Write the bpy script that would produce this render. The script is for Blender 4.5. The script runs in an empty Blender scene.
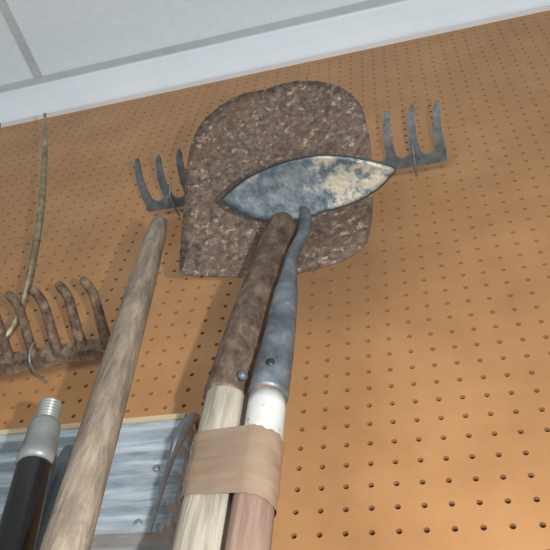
import bpy, bmesh, math, random
from mathutils import Vector, Matrix, noise
random.seed(4)
# world frame: x along the wall, y=0 wall face (room is y<0), z up from the floor, metres
def W(x,y,z): return Vector((x,y,z))
EYE=Vector((0,-0.58,1.45))
R=Vector((.9640,.2490,.0934)); DN=Vector((-.1346,.7600,-.6362)); FW=Vector((-.2294,.6006,.7658))
sc=bpy.context.scene
sc.view_settings.view_transform='Standard'
# ---------- materials
def lin(c):
    return tuple(((x/255)/12.92 if x/255<=.04045 else ((x/255+.055)/1.055)**2.4) for x in c)+(1,)
def mat(name,cols,scale=20,rough=.7,metal=0,bump=.2,stretch=(1,1,1),detail=6,pos=None,bscale=None,spec=.3):
    m=bpy.data.materials.new(name); m.use_nodes=True; n=m.node_tree; N=n.nodes; L=n.links
    b=N['Principled BSDF']; b.inputs['Roughness'].default_value=rough; b.inputs['Metallic'].default_value=metal
    b.inputs['Specular IOR Level'].default_value=spec
    tc=N.new('ShaderNodeTexCoord'); mp=N.new('ShaderNodeMapping'); mp.inputs['Scale'].default_value=stretch
    L.new(tc.outputs['Object'],mp.inputs['Vector'])
    nz=N.new('ShaderNodeTexNoise'); nz.inputs['Scale'].default_value=scale; nz.inputs['Detail'].default_value=detail; nz.inputs['Roughness'].default_value=.65
    L.new(mp.outputs[0],nz.inputs['Vector'])
    cr=N.new('ShaderNodeValToRGB'); L.new(nz.outputs['Fac'],cr.inputs[0])
    k=len(cols); pos=pos or [.3+.4*i/max(1,k-1) for i in range(k)]
    e=cr.color_ramp.elements
    while len(e)<k: e.new(.5)
    for i in range(k): e[i].position=pos[i]; e[i].color=lin(cols[i])
    L.new(cr.outputs[0],b.inputs['Base Color'])
    if bump:
        n2=N.new('ShaderNodeTexNoise'); n2.inputs['Scale'].default_value=bscale or scale*2; n2.inputs['Detail'].default_value=5
        L.new(mp.outputs[0],n2.inputs['Vector'])
        bp=N.new('ShaderNodeBump'); bp.inputs['Strength'].default_value=bump; bp.inputs['Distance'].default_value=.004
        L.new(n2.outputs['Fac'],bp.inputs['Height']); L.new(bp.outputs[0],b.inputs['Normal'])
    return m
def patch(m,col,scale,lo,hi,gx=None):
    n=m.node_tree;N=n.nodes;L=n.links;b=N['Principled BSDF']
    src=b.inputs['Base Color'].links[0].from_socket
    tc=N.new('ShaderNodeTexCoord'); nz=N.new('ShaderNodeTexNoise'); nz.inputs['Scale'].default_value=scale; nz.inputs['Detail'].default_value=8; nz.inputs['Roughness'].default_value=.7
    L.new(tc.outputs['Object'],nz.inputs['Vector'])
    mr=N.new('ShaderNodeMapRange'); mr.inputs[1].default_value=lo; mr.inputs[2].default_value=hi
    fac=nz.outputs['Fac']
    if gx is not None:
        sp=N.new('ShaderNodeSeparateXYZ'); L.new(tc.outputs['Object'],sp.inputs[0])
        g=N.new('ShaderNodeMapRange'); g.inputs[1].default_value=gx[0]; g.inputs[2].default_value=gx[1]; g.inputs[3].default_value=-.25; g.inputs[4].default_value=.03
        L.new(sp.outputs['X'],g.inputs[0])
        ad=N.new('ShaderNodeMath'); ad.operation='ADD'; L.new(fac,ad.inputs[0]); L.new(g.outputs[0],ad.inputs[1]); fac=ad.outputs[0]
    L.new(fac,mr.inputs[0])
    mx=N.new('ShaderNodeMix'); mx.data_type='RGBA'; L.new(mr.outputs[0],mx.inputs[0]); L.new(src,mx.inputs[6]); mx.inputs[7].default_value=lin(col)
    L.new(mx.outputs[2],b.inputs['Base Color'])
    return m
M_peg=mat('pegboard_hardboard',[(162,117,76),(173,127,83),(183,137,92)],7,.45,0,.08,bscale=300,detail=10)
M_dark=mat('pegboard_back',[(46,28,24),(66,44,36)],20,.9,0,0)
M_white=mat('white_paint',[(230,234,238),(240,244,247)],5,.5,0,.05)
M_ceil=mat('ceiling_tile',[(222,234,240),(230,241,246)],40,.9,0,.05,bscale=250)
M_tbar=mat('tbar_white',[(184,190,192),(200,206,208)],8,.4,0,0)
M_wall=mat('lower_wall_paint',[(190,185,175),(200,195,186)],4,.8,0,.1)
M_floor=mat('concrete_floor',[(130,128,124),(160,157,152)],6,.85,0,.2)
M_rust=mat('rusty_shovel_steel',[(60,48,43),(90,76,67),(110,94,83),(132,115,102)],140,.7,.15,.45,pos=[.3,.44,.56,.7],detail=10)
patch(M_rust,(102,77,60),20,.50,.70)
patch(M_rust,(158,142,122),100,.56,.63)
patch(M_rust,(64,50,46),30,.56,.72)
M_rusts=mat('rusty_socket',[(60,49,43),(94,79,68),(128,110,95)],80,.6,.3,.55,detail=9,stretch=(1,1,.7))
patch(M_rusts,(112,80,60),35,.57,.7)
M_rake=mat('rusted_rake_iron',[(70,56,48),(116,96,80),(156,134,114)],80,.8,.1,.6,detail=8)
M_steel=mat('dull_grey_steel',[(62,67,71),(90,97,103),(116,123,127)],45,.5,.4,.25)
patch(M_steel,(140,138,126),50,.6,.72)
M_rgrey=mat('grey_rake_steel',[(74,80,84),(106,114,119),(130,134,134)],40,.55,.35,.25)
M_dk=mat('dark_edge_steel',[(34,38,41),(54,60,64)],40,.5,.5,.1)
M_woodg=mat('weathered_grey_wood',[(92,87,76),(138,131,117),(162,155,141)],14,.75,0,.4,stretch=(9,9,.6),detail=9)
M_woodb=mat('worn_brown_wood',[(84,74,64),(122,109,94),(148,135,118)],16,.7,0,.45,stretch=(7,7,.9),detail=10)
patch(M_woodb,(100,89,79),22,.50,.66)
M_woodp=mat('pink_brown_wood',[(80,63,54),(114,92,80),(136,114,100)],14,.7,0,.3,stretch=(7,7,.6),detail=9)
M_tape=mat('brown_packing_tape',[(112,93,76),(124,105,87),(136,117,99)],9,.2,0,.12,stretch=(1,1,3),spec=.8,bscale=30)
M_label=mat('paper_label',[(158,158,155),(182,182,180)],30,.7,0,.05)
patch(M_label,(116,112,104),70,.60,.66)
M_black=mat('black_plastic',[(14,14,15),(24,24,26)],20,.3,0,0,spec=.6)
M_zinc=mat('zinc_ferrule',[(104,108,106),(142,146,142)],15,.4,.2,.05)
M_galv=mat('galvanised_sheet',[(120,130,136),(172,182,188),(204,212,216)],25,.45,.25,.08,stretch=(.4,1,4))
M_strip=mat('thin_wood_strip',[(176,158,126),(200,184,152)],12,.7,0,.1,stretch=(1,6,6))
M_wire=mat('zinc_wire',[(120,124,128),(160,164,166)],30,.4,.5,0)
M_olive=mat('tarnished_tine',[(92,82,64),(134,122,96),(172,162,140)],60,.4,.35,.1)
M_tube=mat('pale_blue_grey_pipe',[(102,116,122),(140,154,158)],20,.4,.3,.1)

def obj(name,verts,faces,m,parent=None,smooth=True):
    me=bpy.data.meshes.new(name); me.from_pydata([tuple(v) for v in verts],[],faces); me.update()
    o=bpy.data.objects.new(name,me); sc.collection.objects.link(o); me.materials.append(m)
    bm=bmesh.new(); bm.from_mesh(me); bmesh.ops.recalc_face_normals(bm,faces=bm.faces); bm.to_mesh(me); bm.free()
    if smooth:
        for p in me.polygons: p.use_smooth=True
    if parent: o.parent=parent
    return o
def empty(name):
    e=bpy.data.objects.new(name,None); e.empty_display_size=.05; sc.collection.objects.link(e); return e
def box(name,a,b,m,parent=None):
    x0,y0,z0=a;x1,y1,z1=b
    v=[(x0,y0,z0),(x1,y0,z0),(x1,y1,z0),(x0,y1,z0),(x0,y0,z1),(x1,y0,z1),(x1,y1,z1),(x0,y1,z1)]
    f=[(0,1,2,3),(4,5,6,7),(0,1,5,4),(1,2,6,5),(2,3,7,6),(3,0,4,7)]
    return obj(name,v,f,m,parent,False)
def cr(pts,n):
    if n<=1: return pts
    out=[]
    for i in range(len(pts)-1):
        p0=pts[max(i-1,0)];p1=pts[i];p2=pts[i+1];p3=pts[min(i+2,len(pts)-1)]
        for k in range(n):
            t=k/n
            def f(a,b,c,d): return .5*((2*b)+(c-a)*t+(2*a-5*b+4*c-d)*t*t+(3*b-a-3*c+d)*t**3)
            out.append((f(p0[0],p1[0],p2[0],p3[0]),f(p0[1],p1[1],p2[1],p3[1])))
    out.append(pts[-1]); return out
def straight(pts,step=.02):
    out=[]
    for (p,r1),(q,r2) in zip(pts,pts[1:]):
        n=max(1,int((q-p).length/step))
        for k in range(n): out.append((p.lerp(q,k/n),r1+(r2-r1)*k/n))
    out.append(pts[-1]); return out
def tube(name,pts,m,parent=None,seg=24,n=6,jit=0,flat=1,cap=True,smooth=True,ref=Vector((0,1,0))):
    q=straight(pts) if n==0 else cr(pts,n); V=[];Fc=[]
    for i,(p,r) in enumerate(q):
        a=q[max(i-1,0)][0]; b=q[min(i+1,len(q)-1)][0]; t=(b-a).normalized()
        u=t.cross(ref)
        if u.length<1e-3: u=t.cross(Vector((1,0,0)))
        u.normalize(); w=u.cross(t).normalized()
        for k in range(seg):
            an=2*math.pi*k/seg
            rr=r
            if jit: rr=r*(1+jit*noise.noise(Vector((math.cos(an)*1.5,math.sin(an)*1.5,p.z*9+p.x*5))))
            V.append(p+u*math.cos(an)*rr+w*math.sin(an)*rr*flat)
    for i in range(len(q)-1):
        for k in range(seg):
            Fc.append((i*seg+k,i*seg+(k+1)%seg,(i+1)*seg+(k+1)%seg,(i+1)*seg+k))
    if cap:
        Fc.append(tuple(range(seg))[::-1]); Fc.append(tuple((len(q)-1)*seg+k for k in range(seg)))
    return obj(name,V,Fc,m,parent,smooth)
def plate(name,outline,m,thick,parent=None,bulge=0,rings=8,dense=3,jit=0):
    """forged plate: outline in world space, dished along its normal, with thickness"""
    pts=[]
    n=len(outline)
    for i in range(n):
        p0,p1,p2,p3=[outline[(i+j)%n] for j in (-1,0,1,2)]
        for k in range(dense):
            t=k/dense
            pts.append(.5*((2*p1)+(p2-p0)*t+(2*p0-5*p1+4*p2-p3)*t*t+(3*p1-p0-3*p2+p3)*t**3))
    c=sum(pts,Vector())/len(pts)
    nr=Vector()
    for i in range(len(pts)): nr+=(pts[i]-c).cross(pts[(i+1)%len(pts)]-c)
    nr.normalize()
    if nr.z>0: nr=-nr
    V=[];Fc=[];K=len(pts)
    for side in (0,1):
        base=len(V)
        V.append(c-nr*(bulge+side*thick))
        for r in range(1,rings+1):
            s=r/rings
            for p in pts:
                q=c+(p-c)*s-nr*(bulge*(1-s*s)+side*thick)
                if jit: q+=nr*jit*noise.noise(q*22)
                V.append(q)
        for k in range(K):
            Fc.append((base,base+1+k,base+1+(k+1)%K))
        for r in range(rings-1):
            a=base+1+r*K;b=a+K
            for k in range(K): Fc.append((a+k,a+(k+1)%K,b+(k+1)%K,b+k))
    a=1+(rings-1)*K; b=a+(1+rings*K)
    for k in range(K): Fc.append((a+k,a+(k+1)%K,b+(k+1)%K,b+k))
    return obj(name,V,Fc,m,parent,True)

# ---------- pegboard wall with real drilled holes
TOP=2.997; SP=.0254; r=.0031
x0=-1.42; nx=92; nz=62; z0=TOP-.012-nz*SP
V=[];Fc=[]
idx={}
def gv(i,j):
    if (i,j) not in idx:
        idx[(i,j)]=len(V); V.append((x0+i*SP/2,0,z0+j*SP/2))
    return idx[(i,j)]
for a in range(nx):
    for b in range(nz):
        cx=x0+(a+.5)*SP; cz=z0+(b+.5)*SP
        o8=[(2,1),(2,2),(1,2),(0,2),(0,1),(0,0),(1,0),(2,0)]
        outer=[gv(2*a+i,2*b+j) for i,j in o8]
        s=len(V)
        for dep in (0,.005):
            for k in range(8):
                an=math.pi*2*k/8
                V.append((cx+r*math.cos(an),dep,cz+r*math.sin(an)))
        for k in range(8):
            k2=(k+1)%8
            Fc.append((outer[k],outer[k2],s+k2,s+k)); Fc.append((s+k,s+k2,s+8+k2,s+8+k))
wall=empty('wall_back')
obj('pegboard_panel',V,Fc,M_peg,wall,False)
zb=z0; xr=x0+nx*SP
zt=z0+nz*SP
box('pegboard_top_strip',(x0,0,zt),(xr,.005,TOP),M_peg,wall)
box('pegboard_backing',(x0,.012,zb),(xr,.03,TOP+.1),M_dark,wall)
box('lower_wall',(x0-.3,.0,0),(xr+.3,.03,zb-.001),M_wall,wall)
CZ=3.10
box('ceiling',(x0-.3,-1.6,CZ),(xr+.3,.03,CZ+.03),M_ceil)
box('floor',(x0-.3,-1.6,-.03),(xr+.3,.03,0),M_floor)
prof=[(0.0,TOP),(-.012,TOP),(-.014,TOP+.012),(-.030,TOP+.035),(-.050,TOP+.075),(-.056,CZ-.012),(-.060,CZ-.010),(-.060,CZ),(0,CZ)]
V=[(x0-.3,y,z) for y,z in prof]+[(xr+.3,y,z) for y,z in prof]; n=len(prof)
Fc=[(i,(i+1)%n,n+(i+1)%n,n+i) for i in range(n)]+[tuple(range(n)),tuple(range(n,2*n))]
obj('trim_1',V,Fc,M_white,None,False)
box('trim_2',(x0-.3,-.078,CZ-.003),(xr+.3,-.058,CZ+.001),M_tbar)
box('trim_3',(-.969,-1.6,CZ-.004),(-.944,-.078,CZ+.001),M_tbar)
box('trim_4',(.251,-1.6,CZ-.004),(.276,-.078,CZ+.001),M_tbar)

# ---------- shovel
sh=empty('round_point_shovel')
def bl(x,z): return W(x,-.165-(z-2.0009)*.406,z)
ol=[(-.2713,2.0071),(-.2728,2.0453),(-.2722,2.0907),(-.2722,2.1430),(-.2690,2.1770),(-.2560,2.2050),(-.2275,2.2280),(-.1985,2.2390),(-.1720,2.2370),(-.1495,2.2400),(-.1287,2.2406),(-.1040,2.2350),(-.0755,2.2165),(-.0550,2.1890),(-.0485,2.1560),(-.0467,2.1205),(-.0485,2.0755),(-.0525,2.0394),(-.0600,2.0114),(-.0771,1.9957),(-.1008,1.9891),(-.1333,1.9860),(-.1663,1.9874),(-.2001,1.9910),(-.2349,1.9960),(-.2612,2.0009)]
plate('blade',[bl(x,z) for x,z in ol],M_rust,.002,sh,bulge=.012,rings=10,dense=3,jit=.003)
tube('socket',[(W(-.1330,-.215,2.0306),.004),(W(-.1370,-.212,2.0173),.012),(W(-.1435,-.208,1.9940),.0158),(W(-.1516,-.206,1.9440),.0165),(W(-.1605,-.205,1.8689),.0178),(W(-.1673,-.205,1.7859),.0190),(W(-.1675,-.205,1.7819),.0186)],M_rusts,sh,jit=.05)
a=W(-.1673,-.205,1.7859); b=W(-.1631,-.210,1.6562); foot=b+(b-a)*(b.z/(a.z-b.z))
tube('handle',[(a+W(0,0,.02),.0172),(a,.0176),(b,.0192),(foot,.019)],M_woodg,sh,n=0,jit=.02)
c=W(-.1503,-.2255,1.7734+.012); tube('rivet',[(c+W(0,.004,0),.0038),(c-W(0,.0008,0),.0036),(c-W(0,.0020,0),.002)],M_steel,sh,seg=12,n=1,ref=Vector((1,0,0)))
SA=(a,b)
# ---------- hoe
ho=empty('garden_hoe')
hp=[W(*p) for p in [(-.1973,-.2470,2.0127),(-.1870,-.2533,2.0150),(-.1664,-.2629,2.0184),(-.1408,-.2693,2.0207),(-.1143,-.2726,2.0218),(-.0891,-.2721,2.0217),(-.0653,-.2671,2.0199),(-.0440,-.2598,2.0173),(-.0287,-.2535,2.0150),(-.0199,-.2474,2.0129),(-.0257,-.2409,2.0106),(-.0389,-.2317,2.0073),(-.0581,-.2240,2.0046),(-.0811,-.2198,2.0031),(-.0977,-.2184,2.0026),(-.1172,-.2144,2.0012),(-.1370,-.2154,2.0015),(-.1574,-.2195,2.0031),(-.1771,-.2276,2.0059),(-.1908,-.2379,2.0095)]]
mh=mat('hoe_blade_steel',[(50,57,63),(76,86,92),(104,112,115),(128,131,127)],60,.5,.3,.3,pos=[.3,.45,.58,.7],detail=10)
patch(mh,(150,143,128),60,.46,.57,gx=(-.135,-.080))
plate('blade',hp,mh,.002,ho,bulge=.004,rings=8,dense=3,jit=.001)
tube('blade_edge',[(p,.0009) for p in hp+[hp[0]]],M_dk,ho,seg=8,n=3,cap=False)
ha=W(-.1261,-.228,1.7588); hb=W(-.1262,-.228,1.6449)
tube('neck',[(W(-.1171,-.222,2.0100),.004),(W(-.1126,-.222,1.9874),.0062),(W(-.1144,-.224,1.9582),.0058),(W(-.1202,-.225,1.9331),.0058),(W(-.1222,-.225,1.9098),.0066),(W(-.1222,-.226,1.8782),.0095)],M_steel,ho,seg=18)
tube('socket',[(W(-.1224,-.226,1.8809),.0095),(W(-.1229,-.226,1.8653),.0108),(W(-.1237,-.227,1.8110),.0130),(W(-.1252,-.228,1.7789),.0145),(ha,.0150)],M_steel,ho,seg=24)
c=W(-.1228,-.2425,1.7784); tube('nail_hole',[(c+W(0,.003,0),.0034),(c-W(0,.0006,0),.0034)],M_dk,ho,seg=14,n=1,ref=Vector((1,0,0)))
hf=hb+(hb-ha)*(hb.z/(ha.z-hb.z))
tube('handle',[(ha+W(0,0,.02),.0125),(ha,.0130),(hb,.0137),(hf,.0137)],M_woodp,ho,n=0,jit=.02)
l0=ha.lerp(hb,.03); l1=ha.lerp(hb,.42)
tube('paper_label',[(l0,.0137),(l1,.0140)],M_label,ho,n=4,jit=.02)
# ---------- tape round both handles
def axis(p,q,z): return p+(q-p)*((z-p.z)/(q.z-p.z))
zt1=1.7315; zt0=1.6800
V=[];Fc=[];K=72;J=40
for j in range(J+1):
    z=zt0+(zt1-zt0)*j/J
    A=axis(SA[0],SA[1],z); B=axis(ha,hb,z)
    band=.0005*(1 if 9<j<22 else 0)+.0003*(1 if j>30 else 0)
    for k in range(K):
        an=2*math.pi*k/K; d=Vector((math.cos(an),math.sin(an),0))
        pa=A+d*(.0200+band); pb=B+d*(.0149+band)
        p=pa if pa.dot(d)>pb.dot(d) else pb
        p=p+d*.0006*noise.noise(Vector((an*1.5,z*120,0)))
        if j in(0,J): p=p+Vector((0,0,.003*noise.noise(Vector((an*3,j,2)))))
        p=p+Vector((0,0,(p.x-A.x)*-.25))
        V.append(p)
for j in range(J):
    for k in range(K): Fc.append((j*K+k,j*K+(k+1)%K,(j+1)*K+(k+1)%K,(j+1)*K+k))
obj('packing_tape_wrap',V,Fc,M_tape)
# ---------- wooden pole
pa=W(-.2818,-.22,2.0280); pb=W(-.2299,-.255,1.6329); pf=pb+(pb-pa)*(pb.z/(pa.z-pb.z))
ux=(pa-pb).normalized()
tube('wooden_pole',[(pa+ux*.010,.0035),(pa+ux*.007,.0070),(pa,.0092),(pa.lerp(pb,.06),.0112),(pa.lerp(pb,.35),.0130),(pa.lerp(pb,.7),.0137),(pb,.0140),(pf,.014)],M_woodb,None,n=0,jit=.06)
# ---------- broom pole
br=empty('threaded_broom_pole')
ta=W(-.3431,-.19,1.8070); tb=W(-.3231,-.185,1.6741); ax=(tb-ta)
def along(f): return ta+ax*f
pts=[]
for i in range(28):
    f=.17*i/28; pts.append((along(f),.0088+(.0014 if i%4 in(1,2) else -.0014)))
tube('threaded_tip',pts,M_zinc,br,n=1)
tube('ferrule',[(along(.14),.0095),(along(.17),.0128),(along(.20),.0136),(along(.38),.0142),(along(.40),.0158),(along(.47),.0160),(along(.475),.012)],M_zinc,br,n=1,seg=32)
ff=tb+ax*(tb.z/(ta.z-tb.z))
tube('black_sleeve',[(along(.46),.0125),(along(.49),.0144),(along(1),.0148),(ff,.0148)],M_black,br,n=1,seg=32)
# ---------- grey pipe
qa=W(-.3425,-.14,1.7937); qb=W(-.3321,-.15,1.6865); qf=qb+(qb-qa)*(qb.z/(qa.z-qb.z)); qf.y=qb.y
tube('metal_pipe',[(qa,.007),(qa.lerp(qb,.25),.0115),(qb,.0118),(qf,.0118)],M_tube,None,n=0)
# ---------- galvanised ribbed channel on the wall
ch=empty('galvanised_metal_channel')
zt_=1.8900; zb_=1.7619; xr_=-.2789; H=zt_-zb_
prof=[(-.012,zb_)]
lv=[(0,.048),(.07,.048),(.09,.036),(.20,.036),(.22,.048),(.26,.048),(.28,.037),(.46,.037),(.48,.048),(.52,.048),(.54,.037),(.70,.037),(.72,.050),(.77,.050),(.79,.038),(.90,.038),(.92,.054),(1,.054)]
for f,o in lv: prof.append((-o,zb_+H*f))
prof.append((-.012,zt_))
n=len(prof); XL=-1.25
V=[(XL,y,z) for y,z in prof]+[(xr_,y,z) for y,z in prof]
Fc=[(i,i+1,n+i+1,n+i) for i in range(n-1)]+[tuple(range(n)),tuple(range(n,2*n))]
obj('ribbed_sheet',V,Fc,M_galv,ch,False)
box('rear_flange',(XL,-.013,zb_-.004),(xr_-.004,0,zt_+.004),M_galv,ch)
box('wood_strip',(XL,-.056,zt_+.0002),(xr_-.002,-.014,zt_+.007),M_strip,ch)
for i,(sx,f) in enumerate([(xr_-.030,.62),(xr_-.034,.13),(xr_-.16,.37),(xr_-.30,.62),(xr_-.31,.13)]):
    zz=zb_+H*f; yy=-.036
    tube('screw_%d'%i,[(W(sx,yy,zz),.0045),(W(sx,yy-.002,zz),.0042),(W(sx,yy-.0032,zz),.0025)],M_wire,ch,seg=14,n=1,ref=Vector((1,0,0)))
tube('end_strap',[(W(xr_+.006,-.003,zt_-.002),.004),(W(xr_+.008,-.05,zt_+.004),.0055),(W(xr_+.004,-.066,zt_-.03),.007),(W(xr_-.002,-.062,zt_-.06),.0035),(W(xr_-.006,-.060,zb_+.01),.0022),(W(xr_-.004,-.064,zb_-.01),.0022)],M_wire,ch,seg=12)
# ---------- rakes
def rake_plate(name,p0,L,nt,tl,m,parent,tw=.014,strip=.022,up=.0,thick=.004):
    pitch=(L-tw)/(nt-1); out=[]
    out.append((0,0)); out.append((L,0))
    S=8
    for i in range(nt-1,-1,-1):
        xc=tw/2+i*pitch; lean=-.003; dl=tl*(1+.06*noise.noise(Vector((i*1.7,0,0))))
        def wd(t): return tw/2*(1-.40*t)*(1 if t<.95 else .6)
        for k in range(S+1):
            t=k/S; out.append((xc+wd(t)+lean*math.sin(t*3)+.004*t*t,strip+dl*t))
        for k in range(S,-1,-1):
            t=k/S; out.append((xc-wd(t)+lean*math.sin(t*3)+.004*t*t,strip+dl*t))
        if i>0:
            xn=xc-pitch; ga=xc-tw/2; gb=xn+tw/2; mid=(ga+gb)/2; rr=(ga-gb)/2
            out.pop()
            for k in range(1,8):
                an=math.pi*k/8; out.append((mid+rr*math.cos(an),strip+.004-rr*.75*math.sin(an)))
    V=[];n=len(out)
    for s in (0,1):
        for x,y in out:
            V.append(p0+Vector((x,-y,up*(y/(tl+strip))**2 - s*thick)))
    Fc=[tuple(range(n)),tuple(range(n,2*n))[::-1]]+[(i,(i+1)%n,n+(i+1)%n,n+i) for i in range(n)]
    o=obj(name,V,Fc,m,parent,False)
    me=o.data; bm=bmesh.new(); bm.from_mesh(me); bmesh.ops.triangulate(bm,faces=[f for f in bm.faces if len(f.verts)>4]); bm.to_mesh(me); bm.free()
    return o
g=empty('stamped_garden_rake')
rake_plate('rake_head',W(-.473,-.016,2.405),.523,14,.075,M_rgrey,g,up=.018,tw=.0155)
g2=empty('bow_rake')
p1=W(-.43,-.03,2.047); L2=.40
dirx=Vector((1,0,.07)).normalized()
tube('rake_bar',[(p1-dirx*L2,.0135),(p1-dirx*L2*.5,.0145),(p1+dirx*.004,.0135)],M_rake,g2,seg=4,n=8,jit=.05,smooth=False,flat=.6,ref=Vector((0,1,1)))
for i in range(11):
    c=p1-dirx*(.004+i*.0365); j=.004*noise.noise(Vector((i*2.3,1,0)))
    pts=[(c,.0088),(c+W(0,-.025,.010),.0074),(c+W(0,-.050,.022),.0066),(c+W(-.001+j,-.072,.031),.0064),(c+W(-.005+j,-.090,.033),.0058),(c+W(-.007+j,-.095,.033),.0038)]
    tube('tine_%d'%i,pts,M_rake,g2,seg=8,n=4,jit=.2,ref=Vector((0,0,1)))
def hook(p):
    h=empty('peg_hook')
    tube('wire',[(p+W(0,.01,.004),.0017),(p+W(0,-.004,.002),.0017),(p+W(0,-.03,-.004),.0017),(p+W(0,-.048,.0),.0017),(p+W(0,-.056,.016),.0017),(p+W(0,-.056,.026),.0014)],M_wire,h,seg=8,ref=Vector((1,0,0)))
hook(W(-.5328,0,2.018)); hook(W(-.0010,0,2.3947)); hook(W(-.4184,0,2.3947))
# ---------- pitchfork
pk=empty('pitchfork')
main=[(W(-.6704,-.17,2.5657),.0026),(W(-.6175,-.16,2.4237),.0044),(W(-.5691,-.145,2.2738),.0052),(W(-.5523,-.12,2.1736),.0054),(W(-.5590,-.085,2.1039),.0056),(W(-.5766,-.065,2.0542),.0056)]
e=main[-1][0]
main.append((e+W(-.05,0,-.03),.006))
cen=e+W(-.10,-.02,-.05)
tube('tine_1',main,M_olive,pk,seg=12)
tube('tine_2',[(p+W(-.10,0,0),rr) for p,rr in main[:-1]]+[(cen,.006)],M_olive,pk,seg=12)
tube('tine_3',[(p+W(-.20,0,0),rr) for p,rr in main[:-1]]+[(cen+W(-.03,0,.01),.006),(cen,.006)],M_olive,pk,seg=12)
tube('tine_bridge',[(main[-1][0],.0055),(cen,.007)],M_olive,pk,seg=12)
tube('ferrule',[(cen+W(0,0,.02),.010),(cen+W(0,-.005,-.1),.015)],M_rake,pk)
tube('handle',[(cen+W(0,-.004,-.08),.014),(cen+W(0,-.05,-1.0),.015),(W(cen.x,cen.y-.10,0),.015)],M_woodb,pk,n=4)

# ---------- camera & lights
cam=bpy.data.cameras.new('camera'); co=bpy.data.objects.new('camera',cam); sc.collection.objects.link(co)
cam.lens=42.94; cam.sensor_width=36; cam.clip_start=.01
m=Matrix.Identity(4)
for i in range(3):
    m[i][0]=R[i]; m[i][1]=-DN[i]; m[i][2]=-FW[i]; m[i][3]=EYE[i]
co.matrix_world=m; sc.camera=co
fl=bpy.data.lights.new('camera_flash','POINT'); fl.energy=22; fl.shadow_soft_size=.005; fl.color=(1,.99,.98)
fo=bpy.data.objects.new('camera_flash',fl); sc.collection.objects.link(fo); fo.location=(.065,-.577,1.456)
al=bpy.data.lights.new('added_fill','AREA'); al.energy=36; al.size=1.6; al.color=(.94,.98,1)  # unseen fill added to brighten ceiling and wall from low down, no actual fixture
ao=bpy.data.objects.new('added_fill',al); sc.collection.objects.link(ao); ao.location=(-.3,-2.6,1.0); ao.rotation_euler=(math.radians(125),0,0)
w=bpy.data.worlds.new('w'); sc.world=w; w.use_nodes=True; w.node_tree.nodes['Background'].inputs[0].default_value=(.88,.95,1,1); w.node_tree.nodes['Background'].inputs[1].default_value=.25
